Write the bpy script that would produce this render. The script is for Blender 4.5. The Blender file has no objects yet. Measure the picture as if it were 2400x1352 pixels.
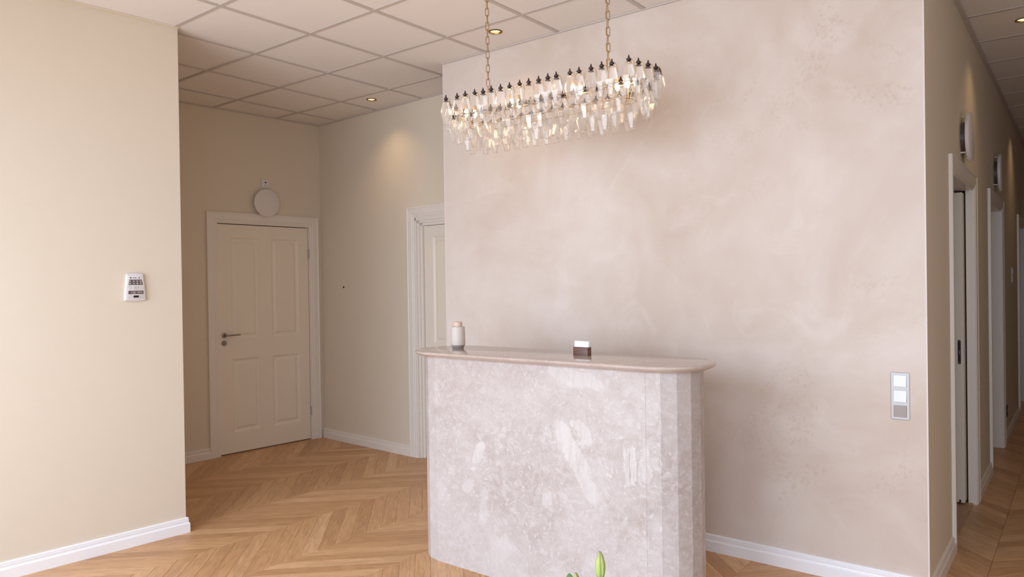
import bpy, math, random
from mathutils import Vector, Matrix
random.seed(7)
S = bpy.context.scene
COL = S.collection
PI = math.pi

# ------------------------------------------------------------------ camera, world, lights, exposure
H = 3.0556                       # ceiling height
CAM = Vector((3.19536, -2.21985, 1.48236))
YAW, PITCH, ROLL, FPX = 0.666426, -0.0066293, -0.0144712, 1709.639
fwd = Vector((-math.sin(YAW) * math.cos(PITCH), math.cos(YAW) * math.cos(PITCH), math.sin(PITCH)))
rgt = Vector((math.cos(YAW), math.sin(YAW), 0))
upv = rgt.cross(fwd)
R2 = math.cos(ROLL) * rgt + math.sin(ROLL) * upv
U2 = -math.sin(ROLL) * rgt + math.cos(ROLL) * upv
cd = bpy.data.cameras.new('camera')
cd.sensor_fit = 'HORIZONTAL'; cd.sensor_width = 36.0; cd.lens = FPX * 36.0 / 2400.0
cd.clip_start = 0.05; cd.clip_end = 100
cam = bpy.data.objects.new('camera', cd); COL.objects.link(cam)
cam.matrix_world = Matrix(((R2.x, U2.x, -fwd.x, CAM.x), (R2.y, U2.y, -fwd.y, CAM.y), (R2.z, U2.z, -fwd.z, CAM.z), (0, 0, 0, 1)))
S.camera = cam

world = bpy.data.worlds.new('world'); S.world = world; world.use_nodes = True
world.node_tree.nodes['Background'].inputs[0].default_value = (0.75, 0.86, 1.0, 1)
world.node_tree.nodes['Background'].inputs[1].default_value = 1.0

def area_light(name, loc, rot, sx, sy, power, color):
    l = bpy.data.lights.new(name, 'AREA'); l.shape = 'RECTANGLE'; l.size = sx; l.size_y = sy
    l.energy = power; l.color = color
    o = bpy.data.objects.new(name, l); COL.objects.link(o); o.location = loc; o.rotation_euler = rot
    return o
# daylight through the shop window behind the photographer, plus added side fill
SKY = (0.78, 0.97, 1.27); PAVE = (1.0, 0.93, 0.87)
# sky light falls inwards and down, light off the pavement comes inwards and up
area_light('window_sky', (0.60, -3.36, 1.50), (PI / 2 - 0.80, 0, 0), 3.3, 2.5, 112, SKY)
area_light('window_pavement', (0.60, -3.38, 1.40), (PI / 2 + 0.50, 0, 0), 3.3, 2.5, 55, PAVE)
area_light('side_fill_sky', (3.70, -3.36, 1.50), (PI / 2 - 0.80, 0, 0), 2.1, 2.5, 74, SKY)  # this side pair is an unseen fill source added to brighten the right
area_light('side_fill_pavement', (3.70, -3.38, 1.40), (PI / 2 + 0.50, 0, 0), 2.1, 2.5, 10, PAVE)

S.view_settings.view_transform = 'Standard'
S.view_settings.look = 'None'
S.view_settings.gamma = 1.0
S.view_settings.use_curve_mapping = False
S.view_settings.exposure = 0.20
S.cycles.max_bounces = 12; S.cycles.diffuse_bounces = 6; S.cycles.glossy_bounces = 3
S.cycles.transmission_bounces = 8; S.cycles.transparent_max_bounces = 32
S.cycles.caustics_reflective = False; S.cycles.caustics_refractive = False
S.cycles.sample_clamp_indirect = 6.0

# ------------------------------------------------------------------ material helpers
def srgb(r, g, b):
    f = lambda c: (c / 255 / 12.92) if c / 255 <= 0.04045 else ((c / 255 + 0.055) / 1.055) ** 2.4
    return (f(r), f(g), f(b), 1.0)

class NT:
    def __init__(s, name):
        s.m = bpy.data.materials.new(name); s.m.use_nodes = True
        s.t = s.m.node_tree; s.b = s.t.nodes['Principled BSDF']; s.out = s.t.nodes['Material Output']
    def n(s, kind, **kw):
        nd = s.t.nodes.new('ShaderNode' + kind)
        for k, v in kw.items():
            if k.startswith('i_'):
                key = k[2:]; key = int(key) if key.isdigit() else key
                s.put(nd.inputs[key], v)
            else: setattr(nd, k, v)
        return nd
    def put(s, sock, v):
        if hasattr(v, 'is_linked') or isinstance(v, bpy.types.NodeSocket): s.t.links.new(v, sock)
        else: sock.default_value = v
    def math(s, op, a, b=0.0, c=None, clamp=False):
        nd = s.t.nodes.new('ShaderNodeMath'); nd.operation = op; nd.use_clamp = clamp
        s.put(nd.inputs[0], a); s.put(nd.inputs[1], b)
        if c is not None: s.put(nd.inputs[2], c)
        return nd.outputs[0]
    def mix(s, fac, a, b, mode='MIX'):
        nd = s.t.nodes.new('ShaderNodeMix'); nd.data_type = 'RGBA'; nd.blend_type = mode
        s.put(nd.inputs[0], fac); s.put(nd.inputs[6], a); s.put(nd.inputs[7], b)
        return nd.outputs[2]
    def ramp(s, fac, stops):
        nd = s.t.nodes.new('ShaderNodeValToRGB'); cr = nd.color_ramp
        while len(cr.elements) < len(stops): cr.elements.new(0.5)
        for e, (p, c) in zip(cr.elements, stops):
            e.position = p; e.color = c if not isinstance(c, (int, float)) else (c, c, c, 1)
        s.put(nd.inputs[0], fac); return nd.outputs[0]
    def mrange(s, v, a, b, c=0.0, d=1.0, smooth=True):
        nd = s.t.nodes.new('ShaderNodeMapRange'); nd.interpolation_type = 'SMOOTHSTEP' if smooth else 'LINEAR'
        s.put(nd.inputs[0], v)
        for i, x in enumerate((a, b, c, d)): s.put(nd.inputs[i + 1], x)
        return nd.outputs[0]
    def noise(s, vec, scale, detail=4.0, rough=0.5, dist=0.0):
        nd = s.n('TexNoise'); s.put(nd.inputs['Vector'], vec); nd.inputs['Scale'].default_value = scale
        nd.inputs['Detail'].default_value = detail; nd.inputs['Roughness'].default_value = rough
        nd.inputs['Distortion'].default_value = dist
        return nd.outputs[0]
    def bump(s, h, strength=0.1, dist=0.01):
        nd = s.n('Bump'); s.put(nd.inputs['Height'], h); nd.inputs['Strength'].default_value = strength
        nd.inputs['Distance'].default_value = dist
        s.t.links.new(nd.outputs[0], s.b.inputs['Normal'])
    def obj(s): return s.n('TexCoord').outputs['Object']

def paint(name, col, rough=0.5, metal=0.0, var=0.04, scale=6.0, bump=0.0, bscale=200.0, spec=0.5):
    t = NT(name); v = t.obj()
    f = t.noise(v, scale, 3.0)
    dark = tuple(c * (1 - var) for c in col[:3]) + (1,); lite = tuple(min(1, c * (1 + var)) for c in col[:3]) + (1,)
    t.put(t.b.inputs['Base Color'], t.mix(f, dark, lite))
    t.b.inputs['Roughness'].default_value = rough; t.b.inputs['Metallic'].default_value = metal
    t.b.inputs['Specular IOR Level'].default_value = spec
    if bump: t.bump(t.noise(v, bscale, 2.0), bump, 0.002)
    return t.m

M = {}
M['wall'] = paint('beige_wall_paint', (0.70, 0.62, 0.505, 1), 0.65, var=0.015, bump=0.06, bscale=350, spec=0.25)
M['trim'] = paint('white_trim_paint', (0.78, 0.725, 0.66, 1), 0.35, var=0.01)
M['skirt_lit'] = paint('lit_white_skirting_paint', (0.85, 0.855, 0.875, 1), 0.35, var=0.01)  # lobby copy of the white trim paint, brightened and cooled as if daylit
M['door'] = paint('pale_door_lacquer', (0.80, 0.73, 0.62, 1), 0.40, var=0.015)
M['tile'] = paint('ceiling_tile_fibre', (0.80, 0.755, 0.72, 1), 0.9, var=0.02, scale=4, bump=0.15, bscale=260, spec=0.1)
M['grid'] = paint('ceiling_grid_metal', (0.55, 0.49, 0.45, 1), 0.55, var=0.02, spec=0.3)
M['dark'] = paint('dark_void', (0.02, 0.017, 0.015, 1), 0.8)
M['white_plastic'] = paint('white_plastic', (0.68, 0.655, 0.65, 1), 0.35, var=0.01)
M['lamp_white'] = paint('lamp_white_shell', (0.74, 0.68, 0.66, 1), 0.45, var=0.01)
M['grey_print'] = paint('grey_key_print', (0.12, 0.09, 0.09, 1), 0.4)
M['light_print'] = paint('light_key_print', (0.45, 0.41, 0.42, 1), 0.4)
M['screen'] = paint('dark_display', (0.01, 0.006, 0.015, 1), 0.15)
M['steel'] = paint('brushed_steel', (0.33, 0.29, 0.26, 1), 0.35, metal=1.0, var=0.06, scale=40)
M['chrome'] = paint('chrome', (0.75, 0.75, 0.75, 1), 0.15, metal=1.0)
M['alu'] = paint('aluminium_frame', (0.47, 0.46, 0.46, 1), 0.38, metal=0.25, var=0.02, scale=30)
M['rocker'] = paint('pearl_rocker', (0.68, 0.69, 0.71, 1), 0.22, var=0.01)
M['rocker_grey'] = paint('grey_rocker', (0.36, 0.32, 0.31, 1), 0.25, metal=0.3, var=0.05)
M['brass'] = paint('aged_brass', (0.42, 0.28, 0.14, 1), 0.45, metal=0.6, var=0.12, scale=60)
M['bronze'] = paint('dark_bronze', (0.055, 0.038, 0.036, 1), 0.38, metal=0.6, var=0.2, scale=80)
M['black'] = paint('black_metal', (0.012, 0.01, 0.01, 1), 0.4, metal=0.3)
M['gold'] = paint('gold_reflector', (0.90, 0.50, 0.16, 1), 0.25, metal=1.0)
M['lightring'] = paint('bronze_ring', (0.16, 0.08, 0.035, 1), 0.4, metal=0.6)
M['soap'] = paint('matt_ceramic', (0.60, 0.53, 0.48, 1), 0.55, var=0.02)
M['soap_cap'] = paint('matt_pump_plastic', (0.62, 0.48, 0.38, 1), 0.5, var=0.02)
M['soap_base'] = paint('grey_silicone', (0.30, 0.26, 0.235, 1), 0.6, var=0.02)
M['card'] = paint('card_paper', (0.85, 0.86, 0.92, 1), 0.6, var=0.01)
M['oak'] = paint('oak_threshold', (0.45, 0.27, 0.15, 1), 0.45, var=0.12, scale=20)
M['glassvase'] = None

def glow(name, col, strength):
    t = NT(name); v = t.obj()
    e = t.n('Emission'); e.inputs[1].default_value = strength
    t.put(e.inputs[0], t.mix(t.noise(v, 30), col, tuple(c * 0.97 for c in col[:3]) + (1,)))
    t.t.links.new(e.outputs[0], t.out.inputs[0]); return t.m
M['lamp'] = glow('warm_lamp', (1.0, 0.62, 0.24, 1), 2.6)
M['bulb'] = glow('warm_bulb', (1.0, 0.70, 0.40, 1), 16.0)

def walnut():
    t = NT('walnut'); v = t.obj()
    mp = t.n('Mapping'); t.put(mp.inputs[0], v); mp.inputs['Scale'].default_value = (8, 30, 160); mp.inputs['Rotation'].default_value = (0, 0.10, 0)
    f = t.noise(mp.outputs[0], 1.0, 5, 0.6, 0.6)
    t.put(t.b.inputs['Base Color'], t.ramp(f, [(0.3, (0.05, 0.018, 0.012, 1)), (0.55, (0.13, 0.048, 0.028, 1)), (0.75, (0.19, 0.08, 0.05, 1))]))
    t.b.inputs['Roughness'].default_value = 0.4
    return t.m
M['walnut'] = walnut()

def plaster():
    t = NT('lime_plaster'); v = t.obj()
    big = t.noise(v, 1.1, 5, 0.55, 0.6)
    mid = t.noise(v, 3.2, 6, 0.6, 1.2)
    fine = t.noise(v, 55, 4, 0.7)
    base = t.ramp(big, [(0.30, (0.575, 0.47, 0.39, 1)), (0.5, (0.655, 0.57, 0.505, 1)), (0.70, (0.715, 0.65, 0.605, 1))])
    base = t.mix(t.math('MULTIPLY', t.mrange(mid, 0.50, 0.70), 0.22), base, (0.76, 0.70, 0.66, 1))
    base = t.mix(t.math('MULTIPLY', t.mrange(mid, 0.47, 0.33), 0.20), base, (0.60, 0.50, 0.44, 1))
    # worn sandy patches, mostly near the corridor corner
    sep = t.n('SeparateXYZ'); t.put(sep.inputs[0], v)
    patch = t.mrange(t.noise(v, 2.3, 3, 0.5, 1.0), 0.50, 0.62)
    right = t.mrange(sep.outputs[0], 1.3, 2.4)
    grit = t.mrange(fine, 0.50, 0.62)
    f = t.math('MULTIPLY', t.math('MULTIPLY', patch, grit), t.math('MULTIPLY_ADD', right, 0.38, 0.10))
    base = t.mix(f, base, (0.52, 0.40, 0.33, 1))
    t.put(t.b.inputs['Base Color'], base)
    t.b.inputs['Roughness'].default_value = 0.55; t.b.inputs['Specular IOR Level'].default_value = 0.3
    t.bump(t.math('ADD', t.math('MULTIPLY', fine, 0.25), mid), 0.05, 0.01)
    return t.m
M['plaster'] = plaster()

def marble(polished):
    t = NT('breccia_marble_polished' if polished else 'breccia_marble_honed'); v = t.obj()
    warp = t.n('TexNoise'); t.put(warp.inputs['Vector'], v); warp.inputs['Scale'].default_value = 5.0; warp.inputs['Detail'].default_value = 3
    w1 = t.n('VectorMath', operation='SUBTRACT'); t.put(w1.inputs[0], warp.outputs[1]); w1.inputs[1].default_value = (0.5, 0.5, 0.5)
    w2 = t.n('VectorMath', operation='SCALE'); t.put(w2.inputs[0], w1.outputs[0]); w2.inputs['Scale'].default_value = 0.16
    w3 = t.n('VectorMath', operation='ADD'); t.put(w3.inputs[0], v); t.put(w3.inputs[1], w2.outputs[0])
    wv = w3.outputs[0]
    A = (0.405, 0.345, 0.315, 1); B = (0.495, 0.445, 0.425, 1); W = (0.60, 0.57, 0.555, 1)
    base = t.mix(t.mrange(t.noise(v, 2.4, 6, 0.62, 0.8), 0.36, 0.66), A, B)
    base = t.mix(t.math('MULTIPLY', t.mrange(t.noise(v, 28, 5, 0.75, 0.5), 0.38, 0.66), 0.45), base, W)
    base = t.mix(t.math('MULTIPLY', t.mrange(t.noise(v, 60, 3, 0.7), 0.45, 0.30), 0.35), base, (0.44, 0.35, 0.31, 1))
    # broken fragments of two sizes
    for sc, thr, amt in ((8.0, 0.84, 0.22), (26.0, 0.86, 0.40), (70.0, 0.86, 0.60)):
        vo = t.n('TexVoronoi'); t.put(vo.inputs['Vector'], wv); vo.inputs['Scale'].default_value = sc
        se = t.n('TexVoronoi', feature='DISTANCE_TO_EDGE'); t.put(se.inputs['Vector'], wv); se.inputs['Scale'].default_value = sc
        sp = t.n('SeparateColor'); t.put(sp.inputs[0], vo.outputs['Color'])
        pick = t.mrange(sp.outputs[0], thr, thr + 0.08)
        f = t.math('MULTIPLY', t.math('MULTIPLY', pick, t.mrange(se.outputs['Distance'], 0.04, 0.14)), amt)
        base = t.mix(f, base, W)
    # thin light veins
    ve = t.noise(wv, 4.0, 4, 0.55, 1.5)
    vein = t.mrange(t.math('ABSOLUTE', t.math('SUBTRACT', ve, 0.5)), 0.0, 0.010, 1.0, 0.0)
    base = t.mix(t.math('MULTIPLY', vein, 0.45), base, W)
    if not polished:
        # the large pale fragments of this slab (x, z, half width, half height, tilt)
        sx = t.n('SeparateXYZ'); t.put(sx.inputs[0], v)
        n2 = t.math('SUBTRACT', t.noise(v, 14, 5, 0.7), 0.5); WP = (0.60, 0.57, 0.55, 1)
        sm = t.n('Mapping'); t.put(sm.inputs[0], v); sm.inputs['Rotation'].default_value = (0, 0.55, 0); sm.inputs['Scale'].default_value = (70, 70, 7)
        streak = t.mrange(t.noise(sm.outputs[0], 1.0, 4, 0.65, 0.3), 0.32, 0.60, 0.45, 1.0)
        for (px, pz, rx, rz, a, amt) in ((-0.335, 0.60, 0.028, 0.085, 0.5, 0.9), (0.27, 0.66, 0.045, 0.20, -0.55, 0.75), (0.20, 0.76, 0.05, 0.10, -0.6, 0.6),
                                         (0.30, 0.80, 0.04, 0.07, -0.5, 0.8), (0.545, 0.68, 0.035, 0.085, 0.0, 0.8), (0.62, 0.68, 0.03, 0.08, 0.1, 0.6),
                                         (0.26, 1.045, 0.16, 0.04, 0.1, 0.75), (0.10, 0.46, 0.035, 0.05, 0.3, 0.55), (-0.40, 0.44, 0.03, 0.05, 0.8, 0.6),
                                         (-0.30, 0.36, 0.03, 0.10, 0.1, 0.5), (-0.20, 0.15, 0.06, 0.10, 0.5, 0.5), (0.44, 0.62, 0.018, 0.010, 0.3, 0.9)):
            dx = t.math('SUBTRACT', sx.outputs[0], px); dz = t.math('SUBTRACT', sx.outputs[2], pz)
            u = t.math('ADD', t.math('MULTIPLY', dx, math.cos(a) / rx), t.math('MULTIPLY', dz, -math.sin(a) / rx))
            w = t.math('ADD', t.math('MULTIPLY', dx, math.sin(a) / rz), t.math('MULTIPLY', dz, math.cos(a) / rz))
            r = t.math('POWER', t.math('ADD', t.math('POWER', t.math('ABSOLUTE', u), 3.0), t.math('POWER', t.math('ABSOLUTE', w), 3.0)), 0.333)
            r = t.math('ADD', r, t.math('MULTIPLY', n2, 2.4))
            base = t.mix(t.math('MULTIPLY', t.math('MULTIPLY', t.mrange(r, 1.0, 0.80), streak), amt), base, WP)
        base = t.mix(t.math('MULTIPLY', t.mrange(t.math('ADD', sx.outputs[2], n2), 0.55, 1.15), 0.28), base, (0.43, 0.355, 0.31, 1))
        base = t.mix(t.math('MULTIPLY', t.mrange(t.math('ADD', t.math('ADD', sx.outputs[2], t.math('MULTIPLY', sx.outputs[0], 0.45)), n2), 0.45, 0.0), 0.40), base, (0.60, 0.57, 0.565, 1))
        crack = t.math('ABSOLUTE', t.math('ADD', t.math('SUBTRACT', sx.outputs[0], 0.543), t.math('MULTIPLY', n2, 0.03)))
        cz = t.math('MULTIPLY', t.mrange(sx.outputs[2], 0.60, 0.63), t.mrange(sx.outputs[2], 0.75, 0.72))
        base = t.mix(t.math('MULTIPLY', t.math('MULTIPLY', t.mrange(crack, 0.0, 0.004, 1, 0), cz), 0.7), base, (0.36, 0.25, 0.2, 1))
    else:
        base = t.mix(0.50, base, (0.50, 0.37, 0.29, 1))
    t.put(t.b.inputs['Base Color'], base)
    t.b.inputs['Roughness'].default_value = 0.10 if polished else 0.38
    t.b.inputs['Specular IOR Level'].default_value = 0.6 if polished else 0.35
    return t.m
M['marble'] = marble(False); M['marble_top'] = marble(True)

def oak_planks():
    t = NT('oak_chevron')
    loc = t.n('Attribute', attribute_name='loc').outputs['Vector']
    rnd = t.n('Attribute', attribute_name='rnd').outputs['Fac']
    mp = t.n('Mapping'); t.put(mp.inputs[0], loc); mp.inputs['Scale'].default_value = (2.6, 22, 1)
    g1 = t.noise(mp.outputs[0], 1.0, 5, 0.62, 2.2)
    rg = t.math('SINE', t.math('MULTIPLY', t.noise(mp.outputs[0], 0.55, 2, 0.5, 0.8), 95.0))
    mp2 = t.n('Mapping'); t.put(mp2.inputs[0], loc); mp2.inputs['Scale'].default_value = (9, 240, 1)
    g2 = t.noise(mp2.outputs[0], 1.0, 3, 0.6, 0.2)
    tint = t.ramp(rnd, [(0.0, (0.52, 0.285, 0.132, 1)), (0.35, (0.61, 0.348, 0.165, 1)), (0.7, (0.68, 0.40, 0.198, 1)), (1.0, (0.75, 0.465, 0.248, 1))])
    c = t.mix(t.math('MULTIPLY', t.mrange(g1, 0.62, 0.36), 0.30), tint, (0.24, 0.13, 0.07, 1))
    c = t.mix(t.math('MULTIPLY', t.mrange(g1, 0.55, 0.72), 0.25), c, (0.60, 0.42, 0.27, 1))
    c = t.mix(t.math('MULTIPLY', t.math('MULTIPLY', t.mrange(rg, 0.3, 1.0), t.mrange(rnd, 0.3, 0.6)), 0.13), c, (0.28, 0.15, 0.08, 1))
    c = t.mix(t.math('MULTIPLY', t.mrange(g2, 0.52, 0.34), 0.26), c, (0.26, 0.145, 0.08, 1))
    t.put(t.b.inputs['Base Color'], c)
    t.b.inputs['Roughness'].default_value = 0.42; t.b.inputs['Specular IOR Level'].default_value = 0.35
    t.bump(g2, 0.05, 0.001)
    return t.m
M['planks'] = oak_planks()

def thin_glass(name, tint, refl, haze):
    t = NT(name); v = t.obj()
    tr = t.n('BsdfTransparent'); tr.inputs[0].default_value = tint
    gl = t.n('BsdfGlossy'); gl.inputs['Roughness'].default_value = 0.14 if haze else 0.02; gl.inputs[0].default_value = (1, 0.98, 0.96, 1)
    fr = t.n('Fresnel'); fr.inputs[0].default_value = 1.5
    fac = t.math('MULTIPLY_ADD', fr.outputs[0], refl, 0.02, clamp=True)
    mx = t.n('MixShader'); t.put(mx.inputs[0], fac); t.put(mx.inputs[1], tr.outputs[0]); t.put(mx.inputs[2], gl.outputs[0])
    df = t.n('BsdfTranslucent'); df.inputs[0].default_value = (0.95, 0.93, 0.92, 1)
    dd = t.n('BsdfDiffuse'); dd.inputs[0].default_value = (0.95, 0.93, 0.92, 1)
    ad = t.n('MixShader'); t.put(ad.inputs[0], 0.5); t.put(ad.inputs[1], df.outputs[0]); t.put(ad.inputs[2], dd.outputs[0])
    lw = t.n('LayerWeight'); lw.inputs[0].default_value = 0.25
    hz = t.math('MULTIPLY_ADD', lw.outputs[1], haze * 3.0, t.math('MULTIPLY', t.noise(v, 60, 2), haze), clamp=True)  # white haze put in for window reflections, stronger at glancing angles
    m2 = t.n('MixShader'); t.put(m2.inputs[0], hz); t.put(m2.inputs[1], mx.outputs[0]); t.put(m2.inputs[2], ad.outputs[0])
    t.t.links.new(m2.outputs[0], t.out.inputs[0]); return t.m
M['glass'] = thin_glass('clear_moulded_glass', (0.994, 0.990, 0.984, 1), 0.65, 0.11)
M['pane'] = thin_glass('window_pane', (0.99, 0.995, 0.99, 1), 0.5, 0.0)

def bud_mat():
    t = NT('lily_bud'); v = t.obj()
    sp = t.n('SeparateXYZ'); t.put(sp.inputs[0], v)
    c = t.ramp(t.mrange(sp.outputs[2], -0.075, 0.0, 0, 1, False), [(0.0, (0.11, 0.24, 0.035, 1)), (0.3, (0.29, 0.40, 0.11, 1)), (0.75, (0.32, 0.37, 0.085, 1)), (1.0, (0.20, 0.20, 0.06, 1))])
    c = t.mix(t.math('MULTIPLY', t.noise(v, 60, 3), 0.2), c, (0.48, 0.54, 0.26, 1))
    t.put(t.b.inputs['Base Color'], c); t.b.inputs['Roughness'].default_value = 0.45
    return t.m
M['bud'] = bud_mat()
M['leaf'] = paint('green_leaf', (0.08, 0.19, 0.035, 1), 0.4, var=0.2, scale=30)
M['stem'] = paint('green_stem', (0.14, 0.30, 0.06, 1), 0.5, var=0.15, scale=30)

# ------------------------------------------------------------------ geometry helpers
class MB:
    def __init__(s): s.v = []; s.f = []
    def add(s, vs, fs):
        o = len(s.v); s.v += [tuple(p) for p in vs]; s.f += [tuple(i + o for i in f) for f in fs]; return s
    def box(s, a, b, ch=0.0):
        x0, y0, z0 = a; x1, y1, z1 = b
        if x0 > x1: x0, x1 = x1, x0
        if y0 > y1: y0, y1 = y1, y0
        if z0 > z1: z0, z1 = z1, z0
        if ch <= 0:
            v = [(x, y, z) for z in (z0, z1) for y in (y0, y1) for x in (x0, x1)]
            return s.add(v, [(0, 2, 3, 1), (4, 5, 7, 6), (0, 1, 5, 4), (2, 6, 7, 3), (0, 4, 6, 2), (1, 3, 7, 5)])
        # chamfered box
        c = min(ch, (x1 - x0) / 2.01, (y1 - y0) / 2.01, (z1 - z0) / 2.01); X = (x0, x1); Y = (y0, y1); Z = (z0, z1); sg = (1, -1)
        vs = []; idx = {}
        for i in (0, 1):
            for j in (0, 1):
                for k in (0, 1):
                    p = (X[i], Y[j], Z[k])
                    for ax in range(3):
                        q = [p[0] + sg[i] * c, p[1] + sg[j] * c, p[2] + sg[k] * c]; q[ax] = p[ax]
                        idx[(i, j, k, ax)] = len(vs); vs.append(tuple(q))
        fs = []
        for ax in range(3):
            for e in (0, 1):
                o = []
                for (p, q) in ((0, 0), (1, 0), (1, 1), (0, 1)):
                    key = [0, 0, 0]; key[ax] = e; key[(ax + 1) % 3] = p; key[(ax + 2) % 3] = q
                    o.append(idx[tuple(key) + (ax,)])
                fs.append(tuple(o) if e else tuple(reversed(o)))
        for ax in range(3):          # edges parallel to ax
            b1, b2 = (ax + 1) % 3, (ax + 2) % 3
            for p in (0, 1):
                for q in (0, 1):
                    k0 = [0, 0, 0]; k0[b1] = p; k0[b2] = q; k1 = list(k0); k1[ax] = 1
                    f = (idx[tuple(k0) + (b1,)], idx[tuple(k1) + (b1,)], idx[tuple(k1) + (b2,)], idx[tuple(k0) + (b2,)])
                    fs.append(f)
        for i in (0, 1):
            for j in (0, 1):
                for k in (0, 1): fs.append(tuple(idx[(i, j, k, a)] for a in range(3)))
        return s.add(vs, fs)
    def rings(s, rings, close=True, cap0=True, cap1=True):
        n = len(rings[0]); vs = [p for r in rings for p in r]; fs = []
        for k in range(len(rings) - 1):
            for i in range(n if close else n - 1):
                j = (i + 1) % n
                fs.append((k * n + i, k * n + j, (k + 1) * n + j, (k + 1) * n + i))
        if cap0: fs.append(tuple(reversed(range(n))))
        if cap1: fs.append(tuple((len(rings) - 1) * n + i for i in range(n)))
        return s.add(vs, fs)
    def lathe(s, prof, c, n=16, axis='Z', cap0=True, cap1=True, a0=0.0):
        rs = []
        for r, h in prof:
            ring = []
            for i in range(n):
                a = a0 + 2 * PI * i / n; p, q = r * math.cos(a), r * math.sin(a)
                if axis == 'Z': ring.append((c[0] + p, c[1] + q, c[2] + h))
                elif axis == 'Y': ring.append((c[0] + p, c[1] + h, c[2] - q))
                else: ring.append((c[0] + h, c[1] + p, c[2] + q))
            rs.append(ring)
        return s.rings(rs, cap0=cap0, cap1=cap1)
    def tube(s, pts, r, n=6, closed=False):
        pts = [Vector(p) for p in pts]; m = len(pts); rs = []; prev = None
        for i in range(m):
            if closed: t = pts[(i + 1) % m] - pts[i - 1]
            else: t = pts[min(i + 1, m - 1)] - pts[max(i - 1, 0)]
            t.normalize()
            if prev is None:
                a = Vector((0, 0, 1)) if abs(t.z) < 0.9 else Vector((1, 0, 0))
                nrm = t.cross(a).normalized()
            else: nrm = (prev - t * prev.dot(t)).normalized()
            prev = nrm; bn = t.cross(nrm)
            rr = r[i] if isinstance(r, (list, tuple)) else r
            rs.append([tuple(pts[i] + nrm * rr * math.cos(2 * PI * k / n) + bn * rr * math.sin(2 * PI * k / n)) for k in range(n)])
        if closed: rs.append(rs[0]); return s.rings(rs, cap0=False, cap1=False)
        return s.rings(rs)
    def obj(s, name, mat, parent=None, smooth=False, org=None, label=None):
        o0 = org if org is not None else (0, 0, 0)
        me = bpy.data.meshes.new(name)
        me.from_pydata([(p[0] - o0[0], p[1] - o0[1], p[2] - o0[2]) for p in s.v], [], s.f)
        import bmesh
        bm = bmesh.new(); bm.from_mesh(me); bmesh.ops.recalc_face_normals(bm, faces=bm.faces); bm.to_mesh(me); bm.free()
        me.materials.append(mat)
        if smooth:
            for p in me.polygons: p.use_smooth = True
            try: me.set_sharp_from_angle(angle=math.radians(38))
            except Exception: pass
        o = bpy.data.objects.new(name, me); COL.objects.link(o); o.location = (0, 0, 0) if parent is not None else o0
        if parent is not None:
            o.parent = parent
            if org is not None and not getattr(parent, 'd', None): pass
        if label: o['label'] = label
        return o

def empty(name, loc=(0, 0, 0), mat=None):
    o = bpy.data.objects.new(name, None); COL.objects.link(o); o.empty_display_size = 0.05
    if mat is not None: o.matrix_world = mat
    else: o.location = loc
    return o
def tag(o, label, cat, group=None, kind=None):
    o['label'] = label; o['category'] = cat
    if group: o['group'] = group
    if kind: o['kind'] = kind
    return o
def struct(o, label, cat='structure'): return tag(o, label, cat, kind='structure')
def copy_tree(o, parent=None):
    c = o.copy(); COL.objects.link(c); c.parent = parent
    for ch in list(o.children): copy_tree(ch, c)
    return c
def frame_on(origin, u):
    """local frame on a wall: x along the wall, y out of the wall towards the room, z up"""
    u = Vector((u[0], u[1], 0)).normalized(); n = Vector((u.y, -u.x, 0))
    return Matrix(((u.x, n.x, 0, origin[0]), (u.y, n.y, 0, origin[1]), (0, 0, 1, origin[2]), (0, 0, 0, 1)))
# note: (u, n, z) is left handed when n=(uy,-ux); mirror-safe because every mesh recalculates its normals

# ------------------------------------------------------------------ the walls (plan measured from the photograph)
XL, YL, SL = -1.1167, 0.0223, 0.0744          # left wall stub, its end corner
XB, YB, SXB, SB = -2.7151, 2.2611, 0.0673, -0.0527
YP, XP0, XP1 = 1.591, -0.4041, 2.6225
TOP = H + 0.05
xb = lambda y: XB + SXB * (y - YB)
yb = lambda x: YB + SB * (x - XB)
xl = lambda y: XL + SL * (y - YL)

def prism(poly, z0, z1):
    m = MB(); n = len(poly)
    m.rings([[(x, y, z0) for x, y in poly], [(x, y, z1) for x, y in poly]]); return m

floor_o = MB().box((-3.4, -3.5, -0.10), (5.1, 10.2, -0.012)).obj('floor', M['dark'])
struct(floor_o, 'oak floor laid in a chevron pattern across the lobby, nook and corridor', 'floor')

w = prism([(xl(-3.45), -3.45), (XL, YL), (-3.3, YL), (-3.3, YL - 0.14), (xl(-3.45) - 0.15, YL - 0.14), (xl(-3.45) - 0.15, -3.45)], -0.01, TOP).obj('wall_left', M['wall'])
struct(w, 'smooth beige wall carrying the white keypad', 'wall')

def wall_with_door(name, p0, p1, thick, openings, mat, label, d=None):
    """wall from p0 to p1 (seen face), thickness away from the room; openings = (s0, s1, ztop) along the wall"""
    p0 = Vector(p0); p1 = Vector(p1); L = (p1 - p0).length; fm = frame_on((p0.x, p0.y, 0), (p1 - p0))
    e = empty(name, mat=fm); m = MB(); s = 0
    for (a, b, zt) in openings:
        m.box((s, -thick, -0.01), (a, 0, TOP)); m.box((a, -thick, zt), (b, 0, TOP)); s = b
    m.box((s, -thick, -0.01), (L, 0, TOP))
    o = m.obj(name + '_tmp', mat); o.matrix_world = fm
    bpy.data.objects.remove(e); o.name = name
    return struct(o, label, 'wall')

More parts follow.
